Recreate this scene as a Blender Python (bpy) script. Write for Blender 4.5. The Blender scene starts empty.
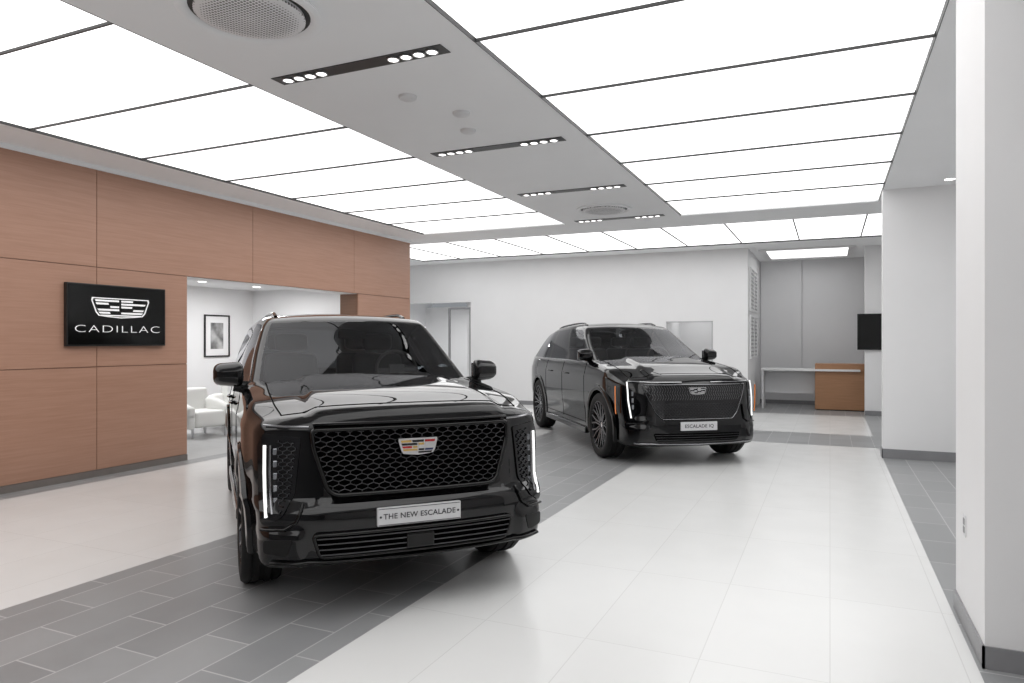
import bpy,bmesh,math,random
from mathutils import Vector,Matrix
from math import sin,cos,pi,radians,sqrt,atan2
random.seed(3)
S=bpy.context.scene
COL=S.collection
S.view_settings.view_transform='Standard'
S.view_settings.look='None'
S.view_settings.exposure=0.0

# ---------------------------------------------------------------- materials
def mat(name,col,rough=.5,metal=0,coat=0,emis=None,es=0,spec=.5,var=0,vscale=8,bump=0,bscale=200,coatr=.03,cior=1.5):
    m=bpy.data.materials.new(name);m.use_nodes=True
    nt=m.node_tree;b=nt.nodes['Principled BSDF']
    b.inputs['Base Color'].default_value=(*col,1)
    b.inputs['Roughness'].default_value=rough
    b.inputs['Metallic'].default_value=metal
    b.inputs['Coat Weight'].default_value=coat
    b.inputs['Coat Roughness'].default_value=coatr
    b.inputs['Coat IOR'].default_value=cior
    b.inputs['Specular IOR Level'].default_value=spec
    if emis:
        b.inputs['Emission Color'].default_value=(*emis,1);b.inputs['Emission Strength'].default_value=es
    if var or bump:
        tc=nt.nodes.new('ShaderNodeTexCoord')
        if var:
            n=nt.nodes.new('ShaderNodeTexNoise');n.inputs['Scale'].default_value=vscale
            nt.links.new(tc.outputs['Object'],n.inputs['Vector'])
            r=nt.nodes.new('ShaderNodeValToRGB')
            r.color_ramp.elements[0].position=.3;r.color_ramp.elements[1].position=.7
            r.color_ramp.elements[0].color=(*[c*(1-var) for c in col],1)
            r.color_ramp.elements[1].color=(*[min(1,c*(1+var)) for c in col],1)
            nt.links.new(n.outputs['Fac'],r.inputs['Fac']);nt.links.new(r.outputs['Color'],b.inputs['Base Color'])
        if bump:
            n2=nt.nodes.new('ShaderNodeTexNoise');n2.inputs['Scale'].default_value=bscale
            nt.links.new(tc.outputs['Object'],n2.inputs['Vector'])
            bp=nt.nodes.new('ShaderNodeBump');bp.inputs['Strength'].default_value=bump;bp.inputs['Distance'].default_value=.002
            nt.links.new(n2.outputs['Fac'],bp.inputs['Height']);nt.links.new(bp.outputs['Normal'],b.inputs['Normal'])
    return m
def tilemat(name,c1,c2,mortar,w,h,offset,rough,msize=.004,swap=False,rvar=.05,spec=.5):
    m=mat(name,c1,rough,spec=spec);nt=m.node_tree;b=nt.nodes['Principled BSDF']
    g=nt.nodes.new('ShaderNodeNewGeometry')
    mp=nt.nodes.new('ShaderNodeMapping')
    if swap: mp.inputs['Rotation'].default_value=(0,0,radians(90))
    nt.links.new(g.outputs['Position'],mp.inputs['Vector'])
    br=nt.nodes.new('ShaderNodeTexBrick');br.offset=offset;br.squash=1
    br.inputs['Scale'].default_value=1
    br.inputs['Brick Width'].default_value=w;br.inputs['Row Height'].default_value=h
    br.inputs['Mortar Size'].default_value=msize;br.inputs['Mortar Smooth'].default_value=.2
    br.inputs['Color1'].default_value=(*c1,1);br.inputs['Color2'].default_value=(*c2,1);br.inputs['Mortar'].default_value=(*mortar,1)
    nt.links.new(mp.outputs['Vector'],br.inputs['Vector'])
    n=nt.nodes.new('ShaderNodeTexNoise');n.inputs['Scale'].default_value=3;n.inputs['Detail'].default_value=6
    nt.links.new(g.outputs['Position'],n.inputs['Vector'])
    mx=nt.nodes.new('ShaderNodeMix');mx.data_type='RGBA';mx.blend_type='MULTIPLY';mx.inputs['Factor'].default_value=1
    rr=nt.nodes.new('ShaderNodeMapRange');rr.inputs['To Min'].default_value=1-rvar;rr.inputs['To Max'].default_value=1+rvar
    nt.links.new(n.outputs['Fac'],rr.inputs['Value'])
    nt.links.new(br.outputs['Color'],mx.inputs['A']);nt.links.new(rr.outputs['Result'],mx.inputs['B'])
    nt.links.new(mx.outputs['Result'],b.inputs['Base Color'])
    r2=nt.nodes.new('ShaderNodeMapRange');r2.inputs['To Min'].default_value=rough*.85;r2.inputs['To Max'].default_value=rough*1.2
    nt.links.new(n.outputs['Fac'],r2.inputs['Value']);nt.links.new(r2.outputs['Result'],b.inputs['Roughness'])
    bp=nt.nodes.new('ShaderNodeBump');bp.inputs['Strength'].default_value=.2;bp.inputs['Distance'].default_value=.001;bp.invert=True
    nt.links.new(br.outputs['Fac'],bp.inputs['Height']);nt.links.new(bp.outputs['Normal'],b.inputs['Normal'])
    return m
def woodmat(name,c1,c2,rough=.45):
    m=mat(name,c1,rough);nt=m.node_tree;b=nt.nodes['Principled BSDF']
    g=nt.nodes.new('ShaderNodeNewGeometry')
    mp=nt.nodes.new('ShaderNodeMapping');mp.inputs['Scale'].default_value=(1.3,1.3,36)
    nt.links.new(g.outputs['Position'],mp.inputs['Vector'])
    n=nt.nodes.new('ShaderNodeTexNoise');n.inputs['Scale'].default_value=1.6;n.inputs['Detail'].default_value=9;n.inputs['Roughness'].default_value=.6
    nt.links.new(mp.outputs['Vector'],n.inputs['Vector'])
    r=nt.nodes.new('ShaderNodeValToRGB');r.color_ramp.elements[0].position=.30;r.color_ramp.elements[1].position=.70
    r.color_ramp.elements[0].color=(*c2,1);r.color_ramp.elements[1].color=(*c1,1)
    nt.links.new(n.outputs['Fac'],r.inputs['Fac']);nt.links.new(r.outputs['Color'],b.inputs['Base Color'])
    return m
def glassmat(name,tint,gl=.5):
    m=bpy.data.materials.new(name);m.use_nodes=True;nt=m.node_tree;nt.nodes.clear()
    o=nt.nodes.new('ShaderNodeOutputMaterial');t=nt.nodes.new('ShaderNodeBsdfTransparent');t.inputs['Color'].default_value=(*tint,1)
    g=nt.nodes.new('ShaderNodeBsdfGlossy');g.inputs['Roughness'].default_value=.01;g.inputs['Color'].default_value=(gl,gl,gl*1.03,1)
    f=nt.nodes.new('ShaderNodeFresnel');f.inputs['IOR'].default_value=1.5
    mx=nt.nodes.new('ShaderNodeMixShader')
    nt.links.new(f.outputs['Fac'],mx.inputs['Fac']);nt.links.new(t.outputs['BSDF'],mx.inputs[1]);nt.links.new(g.outputs['BSDF'],mx.inputs[2])
    nt.links.new(mx.outputs['Shader'],o.inputs['Surface'])
    return m
M_PAINT=mat('black_paint',(.0015,.0015,.002),.3,0,1,spec=.0,coatr=.006,cior=1.5)
M_TRIM=mat('gloss_black_trim',(.003,.003,.003),.12,0,0,spec=.35)
M_MATTE=mat('matte_black_plastic',(.008,.008,.008),.55,spec=.3,bump=.1)
M_GRILLE=mat('black_chrome_mesh',(.065,.065,.068),.22,.9)
M_CHROME=mat('chrome',(.75,.75,.76),.12,1)
M_DKCHROME=mat('dark_chrome',(.28,.28,.29),.18,1)
M_GRPAT=mat('etched_grille_pattern',(.17,.17,.175),.25,1)
M_RUBBER=mat('tyre_rubber',(.010,.010,.010),.65,spec=.3,bump=.2,bscale=120)
M_RIM=mat('dark_rim',(.03,.03,.033),.25,.9)
M_RIMCUT=mat('machined_rim',(.15,.15,.16),.25,.9)
M_LED=mat('led_white',(.9,.9,.9),.3,emis=(1,1,.98),es=.85)
M_LENS=mat('lamp_lens',(.26,.27,.29),.08,.8,1)
M_AMBER=mat('amber_marker',(.75,.2,.03),.2,coat=1,emis=(1,.3,.05),es=.25)
M_LAMPBK=mat('lamp_housing',(.004,.004,.005),.08,0,0,spec=.5)
M_WSGL=glassmat('windshield_glass',(.42,.44,.45),.62)
M_SDGL=glassmat('privacy_glass',(.04,.043,.045),.9)
M_LEATHER=mat('interior_leather',(.035,.033,.032),.5,var=.1)
M_LEATHER2=mat('seat_leather',(.05,.047,.045),.45,var=.08)
M_STEER=mat('steering_wheel_leather',(.16,.15,.14),.4,var=.05)
M_INT=mat('interior_dark',(.008,.008,.009),.7,spec=.2)
M_MIRROR=mat('mirror_glass',(.8,.82,.85),.02,1)
M_PLATE=mat('plate_silver',(.62,.62,.63),.35,.1)
M_PLATETXT=mat('plate_lettering',(.03,.03,.035),.4)
M_SEAM=mat('panel_gap',(.0015,.0015,.0015),.9,spec=.05)
M_RED=mat('emblem_red',(.38,.03,.03),.25,.3)
M_GOLD=mat('emblem_gold',(.66,.45,.16),.25,.6)
M_BLUE=mat('emblem_blue',(.05,.06,.13),.25,.3)
M_WALL=mat('white_wall_paint',(.84,.84,.845),.6,var=.01,vscale=2)
M_WALLG=mat('pale_grey_paint',(.74,.74,.75),.6,var=.01,vscale=2)
M_WALLF=mat('mid_grey_paint',(.28,.28,.29),.6,var=.01,vscale=2)
M_LOUV=mat('louvre_grey_paint',(.5,.5,.51),.6,var=.01,vscale=2)
M_CEIL=mat('ceiling_grey_paint_glow',(.74,.745,.755),.7,var=.01,vscale=2,emis=(1,1,1),es=.07)  # faint emission put into the grey paint to brighten it, no lamp
M_PANEL=mat('stretch_light',(.9,.9,.9),.6,emis=(1,1,1),es=1.64)
M_BLACK=mat('black_metal',(.01,.01,.01),.4)
M_FRAME=mat('dark_line',(.04,.04,.04),.5)
M_SPOT=mat('spot_lens',(1,1,1),.3,emis=(1,.98,.95),es=4)
M_BASE=mat('grey_baseboard',(.25,.25,.26),.4,var=.05)
M_BASEW=mat('brown_grey_baseboard',(.20,.175,.16),.4,var=.05)
M_WOOD=woodmat('red_oak_panel',(.465,.268,.19),(.40,.218,.148))
M_WOODD=woodmat('dark_oak_reveal',(.25,.13,.08),(.19,.10,.06))
M_DESK=woodmat('desk_wood',(.44,.23,.12),(.35,.18,.09))
M_SCREEN=mat('screen_black',(.004,.004,.004),.12,0,0,spec=.4)
M_WHITE=mat('white_print',(.85,.85,.85),.4,emis=(1,1,1),es=.3)
M_FABRIC=mat('white_upholstery',(.80,.80,.78),.7,bump=.3)
M_METAL=mat('brushed_steel',(.55,.55,.56),.3,1)
M_FLW=tilemat('white_floor_tile',(.79,.792,.784),(.805,.807,.80),(.69,.688,.68),1.2,.6,0,.22,.003,swap=True,rvar=.02,spec=.5)
M_FLD=tilemat('grey_slate_tile',(.27,.275,.28),(.33,.335,.34),(.50,.50,.50),.62,.31,.5,.33,.005,swap=True,rvar=.12,spec=.4)
M_FLL=tilemat('lounge_tile',(.45,.45,.45),(.48,.48,.48),(.35,.35,.35),.6,.6,0,.3,.004)

# ---------------------------------------------------------------- mesh builder
class MB:
    def __init__(s): s.v=[];s.f=[];s.m=[]
    def add(s,V,F,mi=0):
        o=len(s.v);s.v+= [tuple(p) for p in V];s.f+=[tuple(i+o for i in f) for f in F];s.m+=[mi]*len(F)
    def box(s,x0,x1,y0,y1,z0,z1,mi=0,M=None):
        V=[Vector((x,y,z)) for z in(z0,z1) for y in(y0,y1) for x in(x0,x1)]
        if M: V=[M@p for p in V]
        s.add(V,[(0,2,3,1),(4,5,7,6),(0,1,5,4),(2,6,7,3),(0,4,6,2),(1,3,7,5)],mi)
    def rbox(s,lo,hi,r,step=.06,fn=None,mi=0):
        c=[cuts([lo[i],lo[i]+r*.5,lo[i]+r,hi[i]-r,hi[i]-r*.5,hi[i]],step) for i in range(3)]
        V,F,_=boxgrid(*c);V=[Vector(roundbox(p,lo,hi,r)) for p in V]
        s.add([fn(p) if fn else p for p in V],F,mi)
    def beam(s,p,q,w,t,up=Vector((1,0,0)),mi=0):
        p=Vector(p);q=Vector(q);d=(q-p)
        if d.length<1e-6:return
        d.normalize();a=d.cross(up)
        if a.length<1e-4:a=d.cross(Vector((0,1,0)))
        a.normalize();b=d.cross(a).normalized()
        V=[]
        for c in(p,q):
            for sa,sb in((-1,-1),(1,-1),(1,1),(-1,1)): V.append(c+a*w/2*sa+b*t/2*sb)
        s.add(V,[(3,2,1,0),(4,5,6,7),(0,1,5,4),(1,2,6,5),(2,3,7,6),(3,0,4,7)],mi)
    def lathe(s,prof,n=48,axis='z',M=None,mi=0,a0=0,a1=2*pi,closed=False):
        full=abs(a1-a0-2*pi)<1e-6;V=[];k=len(prof);nn=n if full else n+1
        for i in range(nn):
            a=a0+(a1-a0)*i/n
            for r,h in prof:
                if axis=='z':p=Vector((r*cos(a),r*sin(a),h))
                elif axis=='y':p=Vector((r*sin(a),h,r*cos(a)))
                else:p=Vector((h,r*cos(a),r*sin(a)))
                V.append(M@p if M else p)
        F=[]
        for i in range(n):
            j=(i+1)%nn
            for q in range(k if closed else k-1):
                q2=(q+1)%k
                F.append((i*k+q,j*k+q,j*k+q2,i*k+q2))
        if closed and not full:
            F.append(tuple(range(k))[::-1]);F.append(tuple((nn-1)*k+q for q in range(k)))
        s.add(V,F,mi)
    def sweep(s,pts,w,t,up=Vector((1,0,0)),closed=False,n=8,mi=0,square=False,taper=None):
        pts=[Vector(p) for p in pts];N=len(pts)
        if square:n=4
        V=[]
        for i,p in enumerate(pts):
            a=pts[(i-1)%N] if (closed or i>0) else p
            b=pts[(i+1)%N] if (closed or i<N-1) else p
            d=(b-a).normalized();sd=d.cross(up)
            if sd.length<1e-4:sd=d.cross(Vector((0,1,.01)))
            sd.normalize();u=sd.cross(d).normalized()
            k=taper(i/(N-1)) if taper else 1
            for j in range(n):
                an=2*pi*(j+.5)/n
                c_,s_=cos(an),sin(an)
                if square:c_=1 if c_>0 else -1;s_=1 if s_>0 else -1
                V.append(p+sd*(w/2*c_*k)+u*(t/2*s_*k))
        F=[]
        for i in range(N if closed else N-1):
            j=(i+1)%N
            for q in range(n):F.append((i*n+q,i*n+(q+1)%n,j*n+(q+1)%n,j*n+q))
        if not closed:
            F.append(tuple(range(n))[::-1]);F.append(tuple((N-1)*n+q for q in range(n)))
        s.add(V,F,mi)
    def obj(s,name,mats,parent=None,smooth=False,ang=35,bevel=0,seg=2,sub=0,fixn=True):
        me=bpy.data.meshes.new(name);me.from_pydata(s.v,[],s.f);
        for m in (mats if isinstance(mats,(list,tuple)) else [mats]):me.materials.append(m)
        me.polygons.foreach_set('material_index',s.m)
        if fixn:
            bm=bmesh.new();bm.from_mesh(me);bmesh.ops.recalc_face_normals(bm,faces=bm.faces);bm.to_mesh(me);bm.free()
        if smooth:
            me.polygons.foreach_set('use_smooth',[True]*len(me.polygons))
            try:me.set_sharp_from_angle(angle=radians(ang))
            except Exception:pass
        me.update()
        o=bpy.data.objects.new(name,me);COL.objects.link(o)
        if parent:o.parent=parent
        if bevel:
            b=o.modifiers.new('b','BEVEL');b.width=bevel;b.segments=seg;b.limit_method='ANGLE';b.angle_limit=radians(40)
        return o
def top(o,label,cat,group=None,kind=None):
    o['label']=label;o['category']=cat
    if group:o['group']=group
    if kind:o['kind']=kind
    return o
def struct(o,label,cat):
    return top(o,label,cat,kind='structure')
def empty(name,loc=(0,0,0),rz=0,parent=None):
    e=bpy.data.objects.new(name,None);COL.objects.link(e);e.location=loc;e.rotation_euler=(0,0,rz);e.empty_display_size=.2
    if parent:e.parent=parent
    return e
def copytree(o,loc=None,rz=None):
    n=o.copy();COL.objects.link(n)
    for k in [c for c in bpy.data.objects if c.parent==o]:
        kk=copytree(k);kk.parent=n
    if loc is not None:n.location=loc
    if rz is not None:n.rotation_euler=(0,0,rz)
    return n
FACEX=Matrix(((0,0,1,0),(1,0,0,0),(0,1,0,0),(0,0,0,1)))
def text_obj(txt,size,m,name,M,parent=None,space=1.0,xs=1.0,ext=.001,bold=0):
    cu=bpy.data.curves.new(name,'FONT');cu.body=txt;cu.size=size;cu.align_x='CENTER';cu.align_y='CENTER'
    cu.space_character=space;cu.extrude=ext;cu.offset=bold
    to=bpy.data.objects.new(name+'_t',cu);COL.objects.link(to);bpy.context.view_layer.update()
    dg=bpy.context.evaluated_depsgraph_get()
    me=bpy.data.meshes.new_from_object(to.evaluated_get(dg));bpy.data.objects.remove(to)
    me.name=name;me.transform(M@Matrix.Diagonal((xs,1,1,1)));me.materials.clear();me.materials.append(m)
    o=bpy.data.objects.new(name,me);COL.objects.link(o)
    if parent:o.parent=parent
    return o
def pchip(pts):
    xs=[p[0] for p in pts];ys=[p[1] for p in pts];n=len(xs)
    h=[xs[i+1]-xs[i] for i in range(n-1)];d=[(ys[i+1]-ys[i])/h[i] for i in range(n-1)]
    m=[0]*n;m[0]=d[0];m[-1]=d[-1]
    for i in range(1,n-1):
        if d[i-1]*d[i]<=0:m[i]=0
        else:
            w1=2*h[i]+h[i-1];w2=h[i]+2*h[i-1];m[i]=(w1+w2)/(w1/d[i-1]+w2/d[i])
    def f(x):
        if x<=xs[0]:return ys[0]
        if x>=xs[-1]:return ys[-1]
        i=0
        while x>xs[i+1]:i+=1
        t=(x-xs[i])/h[i]
        return (2*t**3-3*t*t+1)*ys[i]+(t**3-2*t*t+t)*h[i]*m[i]+(-2*t**3+3*t*t)*ys[i+1]+(t**3-t*t)*h[i]*m[i+1]
    return f
def sm(t):
    t=max(0,min(1,t));return t*t*(3-2*t)
def cuts(br,step):
    out=[]
    for a,b in zip(br[:-1],br[1:]):
        n=max(1,int(math.ceil((b-a)/step-1e-6)))
        out+=[a+(b-a)*i/n for i in range(n)]
    return out+[br[-1]]
def boxgrid(us,vs,ws):
    idx={};V=[];F=[];I=[]
    def g(i,j,k):
        if (i,j,k) not in idx:idx[(i,j,k)]=len(V);V.append((us[i],vs[j],ws[k]))
        return idx[(i,j,k)]
    nu,nv,nw=len(us)-1,len(vs)-1,len(ws)-1
    mid=lambda a,i:(a[i]+a[i+1])/2
    for i in range(nu):
        for j in range(nv):
            F.append((g(i,j,nw),g(i+1,j,nw),g(i+1,j+1,nw),g(i,j+1,nw)));I.append(('top',mid(us,i),mid(vs,j),ws[-1]))
            F.append((g(i,j,0),g(i,j+1,0),g(i+1,j+1,0),g(i+1,j,0)));I.append(('bot',mid(us,i),mid(vs,j),ws[0]))
    for j in range(nv):
        for k in range(nw):
            F.append((g(nu,j,k),g(nu,j+1,k),g(nu,j+1,k+1),g(nu,j,k+1)));I.append(('front',us[-1],mid(vs,j),mid(ws,k)))
            F.append((g(0,j,k),g(0,j,k+1),g(0,j+1,k+1),g(0,j+1,k)));I.append(('rear',us[0],mid(vs,j),mid(ws,k)))
    for i in range(nu):
        for k in range(nw):
            F.append((g(i,nv,k),g(i,nv,k+1),g(i+1,nv,k+1),g(i+1,nv,k)));I.append(('side',mid(us,i),vs[-1],mid(ws,k)))
            F.append((g(i,0,k),g(i+1,0,k),g(i+1,0,k+1),g(i,0,k+1)));I.append(('side',mid(us,i),vs[0],mid(ws,k)))
    return V,F,I
def roundbox(p,lo,hi,r):
    q=[max(l+r,min(h-r,c)) for c,l,h in zip(p,lo,hi)]
    d=[a-b for a,b in zip(p,q)];L=sqrt(sum(x*x for x in d))
    if L<1e-9:return p
    return tuple(b+x/L*r for b,x in zip(q,d))
def inpoly(x,y,P):
    c=False;n=len(P)
    for i in range(n):
        x1,y1=P[i];x2,y2=P[(i+1)%n]
        if (y1>y)!=(y2>y) and x<(x2-x1)*(y-y1)/(y2-y1)+x1:c=not c
    return c
def dens(P,step,closed=True):
    out=[];n=len(P)
    for i in range(n if closed else n-1):
        a=P[i];b=P[(i+1)%n];L=math.dist(a,b);k=max(1,int(L/step))
        out+=[tuple(a[q]+(b[q]-a[q])*j/k for q in range(len(a))) for j in range(k)]
    if not closed:out.append(tuple(P[-1]))
    return out
def roundpoly(P,r,n=4):
    out=[];N=len(P)
    for i in range(N):
        a=Vector(P[i-1]);b=Vector(P[i]);c=Vector(P[(i+1)%N])
        u=(a-b);v=(c-b);ru=min(r,u.length/2.2);rv=min(r,v.length/2.2)
        s=b+u.normalized()*ru;e=b+v.normalized()*rv
        for k in range(n+1):
            t=k/n;out.append(tuple(s*(1-t)**2+b*2*t*(1-t)+e*t*t))
    return out
def patch(name,poly,fn,off,t,m,parent=None,step=.04,smooth=True):
    """flat outline (p,q) laid on the surface fn(p,q,off)"""
    bm=bmesh.new();bm.faces.new([bm.verts.new((p,q,0)) for p,q in poly])
    ps=[p for p,q in poly];qs=[q for p,q in poly]
    for ax,lo,hi in((0,min(ps),max(ps)),(1,min(qs),max(qs))):
        n=int((hi-lo)/step)
        for i in range(1,n+1):
            c=lo+(hi-lo)*i/(n+1)
            co=(c,0,0) if ax==0 else (0,c,0);no=(1,0,0) if ax==0 else (0,1,0)
            bmesh.ops.bisect_plane(bm,geom=bm.verts[:]+bm.edges[:]+bm.faces[:],plane_co=co,plane_no=no)
    r=bmesh.ops.extrude_face_region(bm,geom=bm.faces[:])
    nv={v for v in r['geom'] if isinstance(v,bmesh.types.BMVert)}
    for v in bm.verts:
        p,q=v.co.x,v.co.y
        v.co=fn(p,q,off+(t if v in nv else 0))
    bmesh.ops.recalc_face_normals(bm,faces=bm.faces)
    me=bpy.data.meshes.new(name);bm.to_mesh(me);bm.free();me.materials.append(m)
    if smooth:
        me.polygons.foreach_set('use_smooth',[True]*len(me.polygons));me.set_sharp_from_angle(angle=radians(40))
    o=bpy.data.objects.new(name,me);COL.objects.link(o)
    if parent:o.parent=parent
    return o
def lattice(mb,P,fn,cw,ch,off,w,t):
    ys=[p[0] for p in P];zs=[p[1] for p in P];y0,y1,z0,z1=min(ys),max(ys),min(zs),max(zs)
    nk=int((y1-y0)/(cw/2))+2;nr=int((z1-z0)/ch)+2
    def pt(r,k):return (-(nk//2)*cw/2+k*cw/2+(y0+y1)/2, z0+r*ch+(1 if (k+r)%2 else -1)*ch*.22)
    def seg(a,b):
        if inpoly(*a,P) and inpoly(*b,P):mb.beam(fn(*a,off),fn(*b,off),w,t)
        elif inpoly(*a,P) or inpoly(*b,P):
            if not inpoly(*a,P):a,b=b,a
            lo,hi=0,1
            for _ in range(10):
                m=(lo+hi)/2;c=(a[0]+(b[0]-a[0])*m,a[1]+(b[1]-a[1])*m)
                if inpoly(*c,P):lo=m
                else:hi=m
            c=(a[0]+(b[0]-a[0])*lo,a[1]+(b[1]-a[1])*lo);mb.beam(fn(*a,off),fn(*c,off),w,t)
    for r in range(nr+1):
        for k in range(nk+1):
            seg(pt(r,k),pt(r,k+1))
            if (k+r)%2:seg(pt(r,k),pt(r+1,k))
CREST=[(-1,.74),(-.98,1),(.98,1),(1,.74),(.86,-.45),(.76,-.80),(.45,-.90),(0,-1),(-.45,-.90),(-.76,-.80),(-.86,-.45)]
def crest_hw(v):
    pts=[(-1,0.02),(-.90,.45),(-.80,.76),(-.45,.86),(.74,1.0),(1,.98)]
    for (a,x),(b,y) in zip(pts[:-1],pts[1:]):
        if a<=v<=b:return x+(y-x)*(v-a)/(b-a)
    return .3
def crest(name,w,h,M,parent,colour=True,mono=None):
    mb=MB();W=w/2;H=h/2
    def prism(P,z0,z1,mi):
        n=len(P);V=[M@Vector((x*W,y*H,z0)) for x,y in P]+[M@Vector((x*W,y*H,z1)) for x,y in P]
        mb.add(V,[tuple(range(n))[::-1],tuple(range(n,2*n))]+[(i,(i+1)%n,n+(i+1)%n,n+i) for i in range(n)],mi)
    th=.012 if colour else .003
    if colour:
        prism(CREST,0,th,0);mats=[M_CHROME,M_RED,M_GOLD,M_BLUE,M_BLACK,M_WHITE]
        segs=[[(-1,-.40,2),(-.34,.34,4),(.40,1,1)],[(-1,-.05,4),(.02,.36,2),(.42,1,0)],[(-1,-.40,1),(-.34,-.05,2),(.02,1,0)],[(-1,-.05,2),(.02,.4,4),(.46,1,3)],[(-1,-.05,0),(.02,1,4)]]
        rows=[(.78,.50),(.42,.16),(.08,-.18),(-.26,-.50),(-.58,-.80)]
    else:
        mats=[mono or M_WHITE]*6
        n=len(CREST)
        for i in range(n):
            a=CREST[i];b=CREST[(i+1)%n];a2=(a[0]*.955,a[1]*.90);b2=(b[0]*.955,b[1]*.90)
            prism([a,b,b2,a2],0,th,0)
        segs=[[(-1,-.10,0),(.0,.46,0)],[(-1,-.52,0),(.0,1,0)],[(-.46,-.10,0),(.0,.46,0)],[(-1,-.10,0),(.54,1,0)],[(-1,-.52,0),(0,1,0)],[(-1,1,0)]]
        rows=[(.80,.62),(.50,.32),(.20,.02),(-.10,-.28),(-.40,-.58),(-.68,-.80)]
    for (vt,vb),sg in zip(rows,segs):
        ht,hb=crest_hw(vt)*.89,crest_hw(vb)*.87
        for a,b,c in sg:
            prism([(a*ht,vt),(b*ht,vt),(b*hb,vb),(a*hb,vb)],th if colour else 0,th+.003,c)
    return mb.obj(name,mats,parent)

# ---------------------------------------------------------------- car
def build_wheel(name,R,width,parent,loc,flip,style):
    e=empty(name,loc,pi if flip else 0,parent)
    hw=width/2;rr=R*.72
    mb=MB();prof=[(rr-.01,-hw*.8),(rr+.02,-hw*.97),(R*.86,-hw),(R*.955,-hw*.95),(R*.99,-hw*.8),(R,-hw*.55),(R-.008,-hw*.5),(R-.008,-hw*.44),(R,-hw*.4),(R,-.02),(R-.008,-.015),(R-.008,.015),(R,.02),(R,hw*.4),(R-.008,hw*.44),(R-.008,hw*.5),(R,hw*.55),(R*.99,hw*.8),(R*.955,hw*.95),(R*.86,hw),(rr+.02,hw*.97),(rr-.01,hw*.8)]
    mb.lathe(prof,64,'y');mb.obj('tyre',M_RUBBER,e,True,50)
    mb=MB();mb.lathe([(rr-.012,-hw*.8),(rr-.03,-hw*.5),(rr-.03,hw*.5),(rr-.02,hw*.8),(rr+.012,hw*.86),(rr+.014,hw*.92),(rr-.004,hw*.93),(rr-.012,hw*.82)],64,'y')
    n=style
    for i in range(n):
        a=2*pi*i/n
        def P(r,da,y):return Vector((r*sin(a+da),y,r*cos(a+da)))
        for sg in(-1,1):
            pts=[P(.055,sg*.30,hw*.52),P(.13,sg*.13,hw*.60),P(rr*.6,sg*.105,hw*.66),P(rr-.01,sg*(.55*pi/n),hw*.80)]
            for a_,b_ in zip(pts[:-1],pts[1:]):mb.beam(a_,b_,.022,.03,Vector((0,1,0)),1)
        mb.beam(P(.10,0,hw*.42),P(rr-.015,0,hw*.6),.03,.03,Vector((0,1,0)),0)
    mb.lathe([(.001,hw*.6),(.05,hw*.6),(.075,hw*.52),(.085,hw*.3),(.085,0)],32,'y',mi=0)
    mb.obj('rim',[M_RIM,M_RIMCUT],e,True,30)
    mb=MB();mb.lathe([(.001,hw*.62),(.026,hw*.64),(.034,hw*.62),(.034,hw*.5)],24,'y');mb.obj('hub_cap',M_CHROME,e,True)
    mb=MB();mb.lathe([(.07,.0),(.19,.0),(.19,-.03),(.07,-.03)],40,'y',closed=True);mb.lathe([(.001,-.05),(rr-.03,-.05)],40,'y',mi=1)
    mb.obj('brake_disc',[M_DKCHROME,M_BLACK],e,True,30)
    return e

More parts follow.
